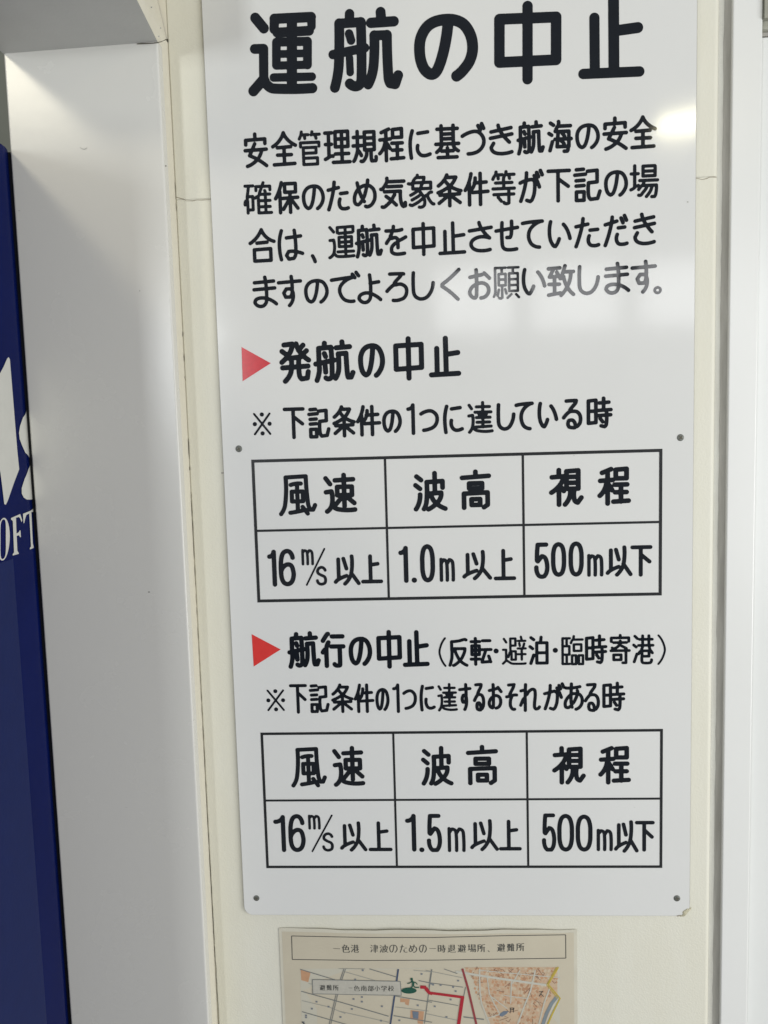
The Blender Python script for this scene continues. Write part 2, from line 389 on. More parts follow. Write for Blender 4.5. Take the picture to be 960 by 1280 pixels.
def jag(x0, y0, x1, y1, n, a, px0=0):
    return [(x0+(x1-x0)*i/n, y0+(y1-y0)*i/n + (random.uniform(-a, a) if 0 < i < n else 0)) for i in range(n+1)]
ribbon('crack', [(220,246.5),(226,248),(230,249),(233,251),(241,251),(246,250),(252,250),(258,249.6),(270,249.5)], [.0006,.0010,.0008,.0005,.0010,.0006,.0010,.0008,.0006], m_crack, wall, YW-.0003)
ribbon('crack', [(866,222.8),(873,223.2),(878,224.4),(884,223),(887,221.4),(893,221.2),(896,221.6)], [.0005,.0007,.0006,.0010,.0006,.0009,.0004], m_crack, wall, YW-.0003)
# cream casing return between the pillar face and the wall (visible right side of the pillar)
xf0, xf1 = -.4872*(D+yF), -.3018*(D+yF)
zs = .4590*(D+yF)+H                        # underside of the hood at the pillar face
pillar = thing('pillar', 'tall smooth white steel clad pillar left of the notice, under the grey hood', 'pillar', (xf0, yF, 0))
# face panel with small folded edges
bm = box_bm(xf0, xf1, yF, yF+.018, ZB+.0, zs+.004, .0022, 3)
bm_obj('face_panel', bm, m_steel, pillar)
box('casing', xf1-.0215, xs_+.0005, yF+.0035, YW+.03, ZB, zs+.0215, m_cream2, pillar, .0012, 2)
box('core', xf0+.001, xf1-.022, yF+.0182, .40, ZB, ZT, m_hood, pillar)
for x, y, w, l in ((186.3,740,.0030,.0016),(207.5,207.5,.0016,.0028),(24,263.5,.0030,.0010),(174.8,363.5,.0018,.0020),(158,1009,.0035,.0004)):
    c = P(x, y, D+yF)
    V = []
    for k in range(8):
        a = k/8*6.283; rr = random.uniform(.75, 1.1)/2; V.append((c[0]+w*rr*math.cos(a), yF-.0003, c[2]+l*rr*math.sin(a)))
    mesh_obj('dirt_speck', V, [tuple(range(8))[::-1]], m_speck if x in (186.3, 207.5) else m_scratch, pillar)
ribbon('scratch', [(100,184),(102.5,186),(105.5,186.6),(108,185.4),(109,184)], [.0004,.0009,.0009,.0008,.0003], m_scratch, pillar, yF-.0003)
# broken dark seam between casing and wall
def seam(pts, ws): ribbon('seam_gap', pts, [w*.72 for w in ws], m_dark, wall, YW-.0006)
random.seed(3)
def sx(y): # photo x of the seam at photo row y
    return np.interp(y, [50,130,250,550,740,1030,1280], [207.4,212.2,219.4,235.3,244.2,259.4,274.0])
for a, b, w in ((50,64,.0012),(63,112,.0016),(111,131,.0008),(166,180,.0013),(191,197,.0012),(216,249,.0010),(252,264,.0005),(414,421,.0010),(442,452,.0011),(470,476,.0007),(548,574,.0017),(583,588,.0015),(615,626,.0008),(625,648,.0018),(647,700,.0013),(699,760,.0012),(759,900,.0012),(899,1060,.0011),(1059,1180,.0012),(1179,1300,.0010)):
    n = max(3, int((b-a)/7)); ys = [a+(b-a)*i/n for i in range(n+1)]
    seam([(sx(y)+random.uniform(-.35, .35), y) for y in ys], [w*.35]+[w*random.uniform(.75, 1.2) for _ in ys[1:-1]]+[w*.3])
ribbon('seam_gap', [(P(280,591,D+YW)[0]+k*.0009, P(280,591.3,D+YW)[2]+(.0004 if k%2 else 0)) for k in range(-4, 3)], [.0008], m_dark, wall, YW-.0006, px=False)

# hood: deep box above the pillar, its grey underside flares towards the viewer
hood = thing('hood', 'grey white boxed lintel overhanging the pillar at the upper left', 'lintel', (xf0, yF, zs))
fx = xf1 + .018; fy = -.24
zl, zr = .4565*(D+yF)+H, .4606*(D+yF)+H
V = [(xf0, yF, zl), (xf1, yF, zr), (fx, fy, zr), (xf0-.004, fy, zl),
     (xf0, yF, ZT), (xf1, yF, ZT), (fx, fy, ZT), (xf0-.004, fy, ZT)]
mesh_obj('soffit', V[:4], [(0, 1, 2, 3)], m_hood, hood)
mesh_obj('hood_front', V, [(3, 2, 6, 7), (0, 3, 7, 4)], m_steel, hood)
c0 = P(207.2, 50, D+YW); c1 = P(196.8, 0, D+YW); top = c0 + (c1-c0)*4.5
V = [(xf1, yF, zr), (fx, fy, zr), (fx, fy, ZT), (top[0], YW-.0008, ZT), (c1[0], YW-.0008, c1[2]), (c0[0]+.0012, YW-.001, c0[2]+.001), (xf1+.0004, yF+.003, zr+.001)]
mesh_obj('hood_side', [V[0], V[1], V[2], V[3], V[4], V[5]], [(0, 1, 5), (1, 4, 5), (1, 2, 4), (2, 3, 4)], m_cream2, hood)
box('side_backing', xf1-.05, xs_+.0006, YW+.0006, YW+.02, c0[2]+.0016, ZT, m_cream2, hood)
ribbon('joint_line', [(171,54.9),(177,54.4),(184,54.2),(192,53.8),(197,53.2),(201,52.2),(205,50.6),(207.4,49.4)], [.0008,.0014,.0013,.0011,.0012,.0010,.0006,.0012], m_dark, hood, yF-.0006)
for x, y, s in ((189.2,9.2,.0022),(200.8,35,.0016),(198.6,45.6,.0018)):
    d_ = .985; c = P(x, y, d_)
    V = [(c[0]+s/2*math.cos(k), c[1], c[2]+s/2*math.sin(k)) for k in np.linspace(0, 6.283, 9)[:-1]]
    # specks sit on the slanting side face: pull forward onto it
    o = mesh_obj('dirt_speck', V, [tuple(range(8))[::-1]], m_scratch, hood)

# right side: groove with a darker grey strip along its right side, post, door
groove = thing('groove_channel', 'recessed grey channel running down the right edge of the cream wall', 'channel', (xg0, YW, 0))
box('channel_back', xg0, xg1+.001, YW+.0070, YW+.03, ZB, ZT, m_groove, groove)
V = []; Fc = []
N = 150
for i in range(N+1):
    z = ZB + (ZT-ZB)*i/N; j = random.uniform(-.0006, .0006)
    V += [(xg1-.0075+j, YW+.0066, z), (xg1-.0038+j*.5, YW+.0058, z), (xg1+.0003, YW+.0030, z)]
for i in range(N):
    for k in (0, 1): Fc.append((3*i+k, 3*i+k+1, 3*i+k+4, 3*i+k+3))
mesh_obj('groove_strip', V, Fc, m_joint, groove, True)
post = thing('door_post', 'white painted upright door post at the right of the cream wall', 'post', (xg1, YW, 0))
xd = .3902*(D+YW)
bm_obj('post_body', box_bm(xg1, xd, YW-.002, YW+.06, ZB, ZT, .0016, 3), m_post, post)
door = thing('door', 'white sliding door leaf at the far right edge behind the post', 'door', (xd, YW, 0))
yd = YW+.010; zd = P(955, 46, D+yd)[2]
box('leaf', xd+.0006, xd+.85, yd, yd+.035, .01, zd-.0005, m_door, door, .001)
box('top_rail', xd+.0006, xd+.85, yd-.001, yd+.04, zd+.0002, zd+.0045, m_joint, door)
head = tag(box('metal_rail', xd+.0006, xd+.9, yd-.008, yd+.05, zd+.0046, ZT, m_olive, None, .003), 'olive grey metal rail above the white door, top right corner', 'rail')
head2 = box('track', xd+.0006, xd+.9, yd-.016, yd-.0082, zd+.0145, zd+.06, m_olive, head)
# room beyond the left side of the pillar
rw = mesh_obj('back_wall', [(-4, .9, 0), (xf0+.4, .9, 0), (xf0+.4, .9, 3), (-4, .9, 3)], [(0, 1, 2, 3)], m_room); rw['kind'] = 'structure'

# ------------------------------------------------------------ blue vending machine standing in front of the pillar's left edge
xm = xf0 - .0010; zm = P(12.5, 190, D+yF)[2] + .003
RC = .06                                    # radius of the rounded rear corner
yfilm = PX(38, 1000, xm)[1]; yb = -.058      # yb: where the side starts to curve away
def prof(y): return xm if y <= yb else xm - (RC - math.sqrt(max(RC*RC - (y-yb)**2, 0)))
def PM(px, py):
    d = ray(px, py); t = xm/d[0]
    for _ in range(30):
        y = -D + d[1]*t; t += .5*(prof(min(y, yb+.0255))/d[0] - t)
    return -D + d[1]*t, H + d[2]*t
mach = thing('vending_machine', 'dark blue upright vending machine with large white letters on its side', 'vending machine', (xm, -.3, 0))
path = [(xm-.75, -.62), (xm-.012, -.62)] + [(xm-.012+.012*math.sin(a), -.608-.012*math.cos(a)) for a in np.linspace(.2, 1.57, 6)] + \
       [(prof(y), y) for y in np.linspace(yb, yb+RC*.98, 30)] + [(xm-RC, yb+RC), (xm-.75, yb+RC)]
def extrude(name, path, z0, z1, m, bev=0):
    bb = bmesh.new(); lo = [bb.verts.new((x, y, z0)) for x, y in path]; hi = [bb.verts.new((x, y, z1)) for x, y in path]; n = len(path)
    for k in range(n): bb.faces.new((lo[k], lo[(k+1) % n], hi[(k+1) % n], hi[k]))
    bb.faces.new(lo[::-1]); top_ = bb.faces.new(hi)
    if bev: bmesh.ops.bevel(bb, geom=list(top_.edges), offset=bev, segments=4, affect='EDGES', profile=.5)
    return bm_obj(name, bb, m, mach)
extrude('body', path, .06, zm, m_blue, .006)
# black block standing in for the shade in the gap between machine and pillar
box('gap_shade_block', xm-.30, xf0-.0016, yF+.006, yF+.05,   .06, zm-.001, m_black, mach)
box('plinth', xm-.73, xm-.02, -.60, yb+.07, 0.0, .0598, m_black, mach)
znav = PX(8, 701, xm)[2]
box('lower_side_film', xm-.003, xm+.0004, -.60, yfilm, .09, znav, m_navy, mach)
box('front_door', xm-.74, xm-.012, -.66, -.6205, .10, zm-.02, m_navy, mach, .006, 3)
def side_poly(name, pts, m, off=.0007):
    bb = bmesh.new(); bb.faces.new([bb.verts.new((0, *PM(a, b_))) for a, b_ in pts])
    y = yb
    while y < yb+.055:
        bmesh.ops.bisect_plane(bb, geom=bb.verts[:]+bb.edges[:]+bb.faces[:], plane_co=(0, y, 0), plane_no=(0, 1, 0)); y += .003
    for v in bb.verts: v.co.x = prof(v.co.y) + off
    return bm_obj(name, bb, m, mach)
side_poly('large_letter', [(-34,520),(0,465.5),(4,458),(8,448.6),(10,446.4),(11.6,449),(14,478),(18,527),(21,564),(23.3,586.5),(17,603),(9,626),(6.5,631),(4.6,630),(3,616),(0,592),(-20,500)], m_white)
side_poly('large_letter', [(37,502),(33.5,511),(28,522),(24.5,532),(23,541),(24,549),(27,557),(31,566),(37,574),(41,579)], m_white)
side_poly('large_letter', [(41,575),(38.5,578),(35,586),(30,599),(26.5,610),(26.6,617),(29,622),(33,624.5),(38,624.5),(42,623.5)], m_white)
def ring(cx, cy, rx, ry, t, sl, n=28):
    V = []; Fc = []
    for k in range(n):
        a = 2*math.pi*k/n
        for qx, qy in ((rx, ry), (rx-t*abs(math.cos(a))-.7, ry-1.8)):
            x = cx+qx*math.cos(a); yy, zz = PM(x, cy+qy*math.sin(a)+sl*(x-cx)); V.append((xm+.0007, yy, zz))
    for k in range(n): j = (k+1) % n; Fc.append((2*k, 2*j, 2*j+1, 2*k+1))
    return mesh_obj('small_letter', V, Fc, m_white, mach)
ring(3.2, 674, 8.3, 26.5, 4.2, -.45)
Z3 = lambda L: [(x/4.567, 440+y/4.567) for x, y in L]
side_poly('small_letter', Z3([(60,948),(112,925),(124,960),(120,972),(112,950),(105,942),(88,946),(91,1036),(103,1030),(110,1018),(114,1020),(116,1056),(112,1058),(105,1046),(92,1050),(96,1135),(103,1146),(104,1152),(70,1162),(69,1155),(77,1144),(70,965),(60,956)]), m_white)
side_poly('small_letter', Z3([(128,924),(186,894),(187,912),(176,914),(184,1090),(188,1108),(190,1117),(168,1127),(167,1120),(174,1110),(164,922),(148,930),(141,950),(136,975),(131,978)]), m_white)

# ------------------------------------------------------------ the notice
sign = thing('notice_sign', 'large white enamel notice with black writing about stopping the ferry service', 'sign', (.04, 0, H-.66))
a0, a1 = -.2478*D, .3183*D
zb = H + P(600, 1144.5)[2] - H; zt = P(560, -60)[2]
def round_rect(x0, x1, z0, z1, r, n=8):
    pts = []
    for cx, cz, s in ((x1-r, z0+r, -90), (x1-r, z1-r, 0), (x0+r, z1-r, 90), (x0+r, z0+r, 180)):
        for k in range(n+1):
            a = math.radians(s+90*k/n); pts.append((cx+r*math.cos(a), cz+r*math.sin(a)))
    return pts
pr = round_rect(a0, a1, zb, zt, .0125)
n = len(pr)
e = .0005
inner = round_rect(a0+e, a1-e, zb+e, zt-e, .012)
V = [(x, .0, z) for x, z in inner] + [(x, e, z) for x, z in pr] + [(x, .0024, z) for x, z in pr]
Fc = [tuple(range(n))]
face = mesh_obj('panel', V, Fc, m_sign, sign)
Fr = [((i), (i+1) % n, n+(i+1) % n, n+i) for i in range(n)] + [(n+i, n+(i+1) % n, 2*n+(i+1) % n, 2*n+i) for i in range(n)]
mesh_obj('panel_edge', V, Fr, m_edge, sign)
YT = -.0003
S = 3.5556
# big title
def shift(items, dx): return [(i[0], i[1]+dx, i[2]+dx)+tuple(i[3:]) for i in items]
UN = [(43,[(68,80),(106,126)]),(40,[(65,218),(105,217),(106,352)]),(44,[(106,352),(60,405)]),(42,[(108,356),(125,382),(150,394),(322,392)]),
 (40,[(152,130),(153,85)]),(42,[(153,84),(316,76)]),(36,[(318,78),(318,118)]),(40,[(165,145),(308,137)]),(37,[(162,188),(300,184)]),(37,[(162,188),(162,290)]),(38,[(300,184),(300,288)]),
 (32,[(162,241),(300,237)]),(34,[(162,292),(300,288)]),(44,[(231,84),(231,392)]),(35,[(150,345),(320,341)])]
KO = [(40,[(487,62),(486,100)]),(42,[(422,390),(437,315),(441,240),(441,105)]),(40,[(441,105),(537,99)]),(42,[(537,99),(540,350),(532,376),(512,384),(488,372)]),(38,[(413,243),(555,213)]),
 (36,[(485,150),(494,180)]),(32,[(487,258),(490,322)]),(42,[(625,54),(628,95)]),(42,[(582,102),(684,95)]),(42,[(570,375),(590,318),(597,240),(597,158)]),(40,[(597,158),(653,156)]),(42,[(653,156),(660,345),(668,370),(690,374),(703,335)])]
NO = [(46,[(925,95),(918,160),(902,240),(880,305),(862,328),(842,328),(815,300),(799,240),(805,165),(845,108),(920,87),(985,102),(1022,150),(1034,212),(1022,268),(992,312),(963,338)])]
NA = [(44,[(193,86),(193,277)]),(44,[(193,86),(445,76)]),(44,[(445,76),(445,266)]),(44,[(193,278),(445,266)]),(43,[(318,28),(318,352)])]
SH = [(42,[(615,80),(617,322)]),(45,[(700,-12),(702,320)]),(44,[(702,138),(808,123)]),(42,[(566,329),(815,318)])]
mv = lambda G_: [(w, [(x+960, y) for x, y in L]) for w, L in G_]
for g_ in (UN, KO, NO, mv(NA), mv(SH)): stroke_glyph('title_character', g_, 300, 0, S, m_ink, sign, YT)
def line(name, A, B, oy, w, lab=None, mt=m_ink):
    text_obj('character', [t for t in A + shift(B, 960)], 300, oy, S, w, mt, sign, YT)
line('text_line', [('安',15,125,588,747),('全',138,255,582,740),('管',258,362,578,738,13),('理',370,495,577,730),('規',495,612,575,725),('程',612,735,565,722),('に',748,852,572,710),('基',862,980,550,708)],
 [('づ',20,132,543,692),('き',145,257,548,692),('航',268,395,535,690),('海',405,520,532,682),('の',530,640,548,665),('安',650,765,517,670),('全',770,893,512,663)], 0, 15.2, 'first text row under the title')
line('text_line', [('確',15,145,95,243,13),('保',150,265,92,242),('の',275,378,108,225),('た',385,488,90,228),('め',500,608,82,217),('気',618,742,72,217),('象',742,868,60,217,13.5),('条',872,990,58,212)],
 [('件',33,150,52,207),('等',157,267,45,202,13.5),('が',277,392,40,193),('下',402,512,40,190),('記',520,648,32,187),('の',658,765,45,165),('場',770,903,17,172,13.5)], 200, 15.2, 'second text row')
line('text_line', [('合',38,160,302,457),('は',168,285,305,450),('、',315,342,418,460),('運',390,512,290,440,13),('航',510,635,283,437),('を',642,745,287,427),('中',762,870,275,428),('止',880,1005,272,422)],
 [('さ',52,165,270,412),('せ',170,282,265,408),('て',288,392,265,397),('い',407,515,265,392),('た',525,642,252,392),('だ',655,768,240,387),('き',785,890,233,380)], 200, 15.2, 'third text row')
line('text_line', [('ま',55,168,513,657),('す',165,278,510,655),('の',285,395,528,640),('で',400,537,493,637),('よ',520,632,503,640),('ろ',645,748,498,632),('し',762,867,492,625),('く',890,982,480,628)],
 [('お',52,157,480,622),('願',162,285,473,620,10.5),('い',292,402,478,602),('致',403,530,463,610),('し',540,640,465,600),('ま',657,775,452,597),('す',775,893,443,595),('。',877,915,560,597,11)], 200, 15.2, 'fourth text row, washed out by a window reflection')
line('heading_line', [('発',175,317,95,283),('航',325,512,87,278),('の',525,645,103,258),('中',682,818,72,270),('止',838,982,70,254)], [], 400, 21.5, 'heading beside the upper red arrow')
line('text_line', [('※',60,138,412,512,9),('下',192,290,388,530),('記',300,402,388,527),('条',410,515,378,523),('件',515,628,377,518),('の',632,720,397,503),('1',740,778,370,512),('つ',797,885,397,498),('に',902,995,375,507)],
 [('達',50,167,360,505,13.5),('し',180,265,368,492),('て',260,347,363,492),('い',362,455,362,482),('る',470,562,350,487),('時',580,697,340,483)], 400, 15.8, 'small row above the upper table')
line('table_heading', [('風',170,342,117,302,18.5),('速',372,520,110,292),('波',770,922,102,283)], [('高',17,157,95,275),('視',413,568,87,262),('程',628,778,83,257)], 560, 20.5)
line('table_values', [('1',123,163,452,617,20),('6',172,247,448,615,20),('m',273,328,448,522,12),('/',290,382,445,612,8),('s',337,387,525,612,13),('以',415,535,473,612),('上',537,635,472,602),('1',705,748,435,600,20),('・',763,787,575,599,23),('0',800,867,427,598,20),('m',887,955,487,595,15)],
 [('以',27,160,453,588),('上',167,267,448,588),('5',347,415,420,580,19),('0',422,490,418,573,19),('0',500,568,415,572,19),('m',583,655,470,572,15),('以',665,785,433,572),('下',775,873,432,572)], 560, 17)
line('heading_line', [('航',210,358,103,270),('行',358,470,105,267),('の',483,588,127,258),('中',607,720,97,270),('止',722,842,98,262),('(',883,917,130,262,9),('反',925,1015,133,262,14)],
 [('転',60,163,128,257,14),('・',167,190,179,202,22),('避',203,315,123,253,10.5),('泊',322,412,123,253,14),('・',430,452,177,199,22),('臨',468,570,120,255,11),('時',573,673,117,250,14),('寄',682,777,115,250,12.5),('港',783,882,117,250,12.5),(')',895,932,117,253,9)], 760, 20, 'heading beside the lower red arrow')
line('text_line', [('※',120,198,362,458,9),('下',220,300,338,470),('記',307,398,338,467),('条',405,505,335,467),('件',505,598,335,467),('の',602,665,355,458),('1',677,710,335,467),('つ',722,787,362,453),('に',798,870,340,460),('達',877,968,333,460,11.5)],
 [('す',10,70,333,458),('る',75,130,333,460),('お',140,208,333,452),('そ',218,277,333,457),('れ',280,378,333,462),('が',387,487,330,457),('あ',478,568,330,457),('る',568,640,333,462),('時',650,753,327,460)], 760, 14.2, 'small row above the lower table')
line('table_heading', [('風',225,385,120,300,18.5),('速',412,555,115,297),('波',805,948,115,293)], [('高',45,188,110,290),('視',427,577,115,287),('程',632,778,115,287)], 900, 20)
line('table_values', [('1',150,203,422,587,20),('6',215,290,418,587,20),('m',303,358,420,487,12),('/',315,415,420,587,8),('s',365,417,500,585,13),('以',443,565,450,585),('上',570,677,450,583),('1',735,783,417,585,20),('・',797,820,563,587,22),('5',830,897,417,587,19),('m',923,1002,475,587,15)],
 [('以',62,190,440,583),('上',190,292,443,580),('5',382,445,415,585,18),('0',450,525,417,585,19),('0',532,607,420,585,19),('m',625,697,483,583,15),('以',702,812,445,590),('下',795,883,448,585)], 900, 16.5)
def tri(pts, m, lab):
    V = [P(a, b) for a, b in pts]; o = mesh_obj('red_arrow', [(v[0], YT, v[2]) for v in V], [(0, 1, 2)], m, sign); o['label'] = lab
z2 = lambda L, oy: [(300+x/S, oy+y/S) for x, y in L]
tri(z2([(7,120),(12,272),(137,192)], 400), m_redf, 'upper red triangle, slightly faded')
tri(z2([(52,116),(61,260),(181,184)], 760), m_red, 'lower red triangle')
def table(cols, rows, wo, wi, lab):
    """rulings as butted strips: cols x (metres), rows z"""
    V = []; Fc = []
    def q(x0, x1, z0, z1):
        n = len(V); V.extend([(x0, YT, z0), (x1, YT, z0), (x1, YT, z1), (x0, YT, z1)]); Fc.append((n, n+1, n+2, n+3))
    hw = [wo/2 if i in (0, len(cols)-1) else wi/2 for i in range(len(cols))]
    zt_, zb_ = rows[0], rows[-1]
    for c, h in zip(cols, hw): q(c-h, c+h, zb_-wo/2, zt_+wo/2)
    for k, r in enumerate(rows):
        h = wo/2 if k in (0, len(rows)-1) else wi/2
        for i in range(len(cols)-1): q(cols[i]+hw[i], cols[i+1]-hw[i+1], r-h, r+h)
    o = mesh_obj('table_grid', V, Fc, m_rule, sign); o['label'] = lab
def mx(*p): return float(np.mean([P(a, b)[0] for a, b in p]))
def mz(*p): return float(np.mean([P(a, b)[2] for a, b in p]))
table([mx((316.8,576.3),(323,753)), mx((481.4,573),(485.9,747)), mx((653.5,568),(655.5,744)), mx((825.6,562.3),(825.6,742.2))],
      [mz((316.3,576.3),(481.4,572.5),(653.5,568),(825.6,562.3)), mz((319.7,664.3),(825.6,651.7)), mz((323,753),(485.9,748),(655.5,744),(825.6,742.2))], .0040, .0031, 'upper ruled table, two rows by three columns')
table([mx((328.1,916.9),(333.7,1084.2)), mx((491.8,915.5),(496,1083.5)), mx((658.3,914),(660.5,1083)), mx((826.5,913.5),(826.5,1082.8))],
      [mz((328.1,916.9),(491.8,915.5),(658.3,914),(826.5,913.5)), mz((331.5,1000.4),(826.5,998.4)), mz((333.7,1084.2),(496,1083.5),(660.5,1083),(826.5,1082.8))], .0036, .0029, 'lower ruled table, two rows by three columns')
# countersunk screws with a cross recess
for sx_, sy_, rp, ang in ((298.6,561,4.3,.5),(850.6,547,4.3,.9),(320.6,1122.6,4.0,.3),(846.2,1122.8,4.2,.2)):
    c = P(sx_, sy_); r = rp*.00103
    b = bmesh.new(); rings = []
    for rr, yy in ((r, 0), (r*.97, -.0005), (r*.75, -.0009), (r*.4, -.0011)):
        rings.append([b.verts.new((c[0]+rr*math.cos(k*math.pi/12), yy, c[2]+rr*math.sin(k*math.pi/12))) for k in range(24)])
    for a_, b_ in zip(rings[:-1], rings[1:]):
        for k in range(24): b.faces.new((a_[k], a_[(k+1) % 24], b_[(k+1) % 24], b_[k]))
    b.faces.new(rings[-1])
    so = bm_obj('screw', b, m_screw, sign)
    Vx = []; Fx = []
    for q in (0, 1):
        a = ang+q*math.pi/2; ux, uz = math.cos(a), math.sin(a)
        L, w = r*.62, r*.13; yy = -.00125-q*.00005; n = len(Vx)
        for s1, s2 in ((-1,-1),(1,-1),(1,1),(-1,1)): Vx.append((c[0]+s1*L*ux-s2*w*uz, yy, c[2]+s1*L*uz+s2*w*ux))
        Fx.append((n, n+1, n+2, n+3))
    mesh_obj('cross_recess', Vx, Fx, m_dark, so)
# lump of old glue at the lower right corner
b = bmesh.new(); bmesh.ops.create_icosphere(b, subdivisions=4, radius=1)
cc = P(857.5, 1139.5)
for v in b.verts:
    t = v.co; k = 1+.22*math.sin(5*t.x+3*t.z)+.15*math.sin(9*t.z-4*t.y); x, z = t.x*.0078*k, t.z*.0030*k
    ca, sa = math.cos(.82), math.sin(.82)
    v.co = Vector((cc[0]+x*ca-z*sa, .0008+t.y*.0022, cc[2]+x*sa+z*ca))
bm_obj('glue_lump', b, m_glue, sign, True)
ribbon('glue_crack', [(846,1145.2),(849,1144.8),(852,1144.2)], [.0008,.0014,.0006], m_crack, sign, -.0008)
for x, y, s in ((717.5,569.3,.0013),(859.5,252.5,.0022),(361,580.5,.0008),(412,666.5,.0009),(634,654,.0010),(793,1009,.0009),(312,228,.0010)):
    c = P(x, y); V = [(c[0]+s*random.uniform(.35, .6)*math.cos(k), YT, c[2]+s*random.uniform(.3, .5)*math.sin(k)) for k in np.linspace(0, 6.283, 8)[:-1]]
    mesh_obj('dirt_speck', V, [tuple(range(7))], m_scratch, sign)

# ------------------------------------------------------------ laminated evacuation map below the notice
poster = thing('map_poster', 'laminated beige paper with a printed street map, taped below the notice', 'poster', (.08, YW, H-.9))
m_paper = mat('aged_paper', (.565, .515, .395), .5, vscale=14, col2=(.52, .47, .36))
m_lam = mat('laminate_film_edge', (.64, .61, .50), .18, var=.1, vscale=30, bump=.2, bscale=30)
m_map = mat('printed_map_ground', (.555, .53, .43), .45, var=.06, vscale=30)
m_pink = mat('tape_yellowing', (.50, .44, .27), .4)
pk = {}
def pm(name, c): 
    if name not in pk: pk[name] = mat(name, c, .45, var=.12, vscale=200)
    return pk[name]
PXC, PXW = 536.0, 186.0
XL, XR = P(350.5, 1200, D+YW)[0], P(721, 1200, D+YW)[0]
ZP = P(536, 1160, D+YW)[2]; ZPB = ZP - .27
def py_(x, k=0):
    """depth of the bowed sheet at x, printed layer k"""
    t = (2*(x-XL)/(XR-XL)-1); return YW - .0012 - .0045*max(0, 1-t*t) - .00012*k
def PP(px, py):
    q = P(px, py, D+YW-.003)
    for _ in range(3): q = P(px, py, D + py_(q[0]))
    return q
def sheet(name, x0, x1, z0, z1, k, m, n=28, wob=0):
    V = []; Fc = []
    for i in range(n+1):
        x = x0+(x1-x0)*i/n; w1 = wob*math.sin(i*1.3)*.4+wob*math.sin(i*.45)
        V += [(x, py_(x, k), z0), (x, py_(x, k), z1+w1)]
    for i in range(n): Fc.append((2*i, 2*i+2, 2*i+3, 2*i+1))
    return mesh_obj(name, V, Fc, m, poster, True)
sheet('laminate', XL, XR, ZPB, ZP, 0, m_lam, 40, .0008)
sheet('paper', XL+.004, XR-.004, ZPB+.004, ZP-.0050, 1, m_paper, 40, .0003)
def strip(name, pts, w, m, k, parent=poster, closed=False):
    """flat printed line through photo points, w in photo px"""
    V = []; Fc = []; pts = list(pts)
    if closed: pts.append(pts[0])
    Q = []
    for (a, b), (c, d) in zip(pts[:-1], pts[1:]):
        n = max(1, int(math.hypot(c-a, d-b)/12)); Q += [(a+(c-a)*i/n, b+(d-b)*i/n) for i in range(n)]
    Q.append(pts[-1]); W = [PP(*q) for q in Q]
    for i, q in enumerate(W):
        t = W[min(i+1, len(W)-1)]-W[max(i-1, 0)]; t = np.array([t[0], t[2]]); t /= (np.linalg.norm(t)+1e-9); nn = np.array([-t[1], t[0]])*w*.00103/2
        V += [(q[0]+nn[0], py_(q[0], k), q[2]+nn[1]), (q[0]-nn[0], py_(q[0], k), q[2]-nn[1])]
    for i in range(len(W)-1): Fc.append((2*i, 2*i+1, 2*i+3, 2*i+2))
    return V, Fc
def strips(name, L, m, k):
    VV, FF = [], []
    for j, (pts, w) in enumerate(L):
        v, f = strip(name, pts, w, m, k + (j % 8)*.12); n = len(VV); VV += v; FF += [tuple(n+q for q in g) for g in f]
    return mesh_obj(name, VV, FF, m, poster)
def polys(name, L, m, k):
    VV, FF = [], []
    for pts in L:
        n = len(VV)
        for p in pts: q = PP(*p); VV.append((q[0], py_(q[0], k), q[2]))
        FF.append(tuple(range(n, n+len(pts))))
    return mesh_obj(name, VV, FF, m, poster)
A = lambda L: [(340+x/4.8, 1150+y/4.8) for x, y in L]
B = lambda L: [(530+x/4.8, 1150+y/4.8) for x, y in L]
# title frame and text
strips('title_frame', [(A([(118,95),(560,104)])+B([(60,104),(500,93),(850,88)]), 1.0), (A([(122,236),(560,242)])+B([(60,240),(850,228)]), 1.0), (A([(118,95),(122,236)]), 1.0), (B([(850,88),(851,228)]), 1.0)], pm('dark_print', (.07, .07, .065)), 3)
def ptext(name, items, sc_off, w):
    VV, FF = [], []
    for ch, a, b, c, d in items:
        cx, cy, hw, hh = (a+b)/2, (c+d)/2, (b-a)/2, (d-c)/2
        ce = PP(cx, cy); w_ = 2*hw*.00103*D/1.06; h_ = 2*hh*.00108; r = w/2*.00103
        if ch == '一': h_ = 2*r+1e-5
        st = []
        for path_ in glyph_paths(ch, ce[0]-w_/2, ce[2]-h_/2, w_, h_, r):      # thin level strokes, full uprights
            for s0, s1 in zip(path_[:-1], path_[1:]):
                dd = np.abs(s1-s0); k = dd[1]/(dd.sum()+1e-9); st.append(([s0, s1], r*(.50+.68*k)))
        v, f = stroke_mesh(st, .00032); n = len(VV); VV += [(p[0], py_(p[0], 4), p[1]) for p in v]; FF += [tuple(n+q for q in g) for g in f]
    return mesh_obj(name, VV, FF, pm('text_print', (.085, .085, .075)), poster)
T = []
for ch, a, b in (('一',365,412),('色',418,468),('港',472,525),('津',588,640),('波',645,700),('の',703,755),('た',765,815),('め',820,872),('の',882,930)): T.append((ch, 340+a/4.8, 340+b/4.8, 1150+145/4.8, 1150+197/4.8))
for ch, a, b, c, d in (('一',30,75,150,190),('時',82,135,146,196),('退',140,193,146,196),('避',200,255,144,195),('場',260,315,143,194),('所',318,370,142,193),('、',382,394,180,192),('避',437,490,139,190),('難',495,546,138,189),('所',552,604,136,187)): T.append((ch, 530+a/4.8, 530+b/4.8, 1150+c/4.8, 1150+d/4.8))
ptext('title_text', T, 0, 1.12)
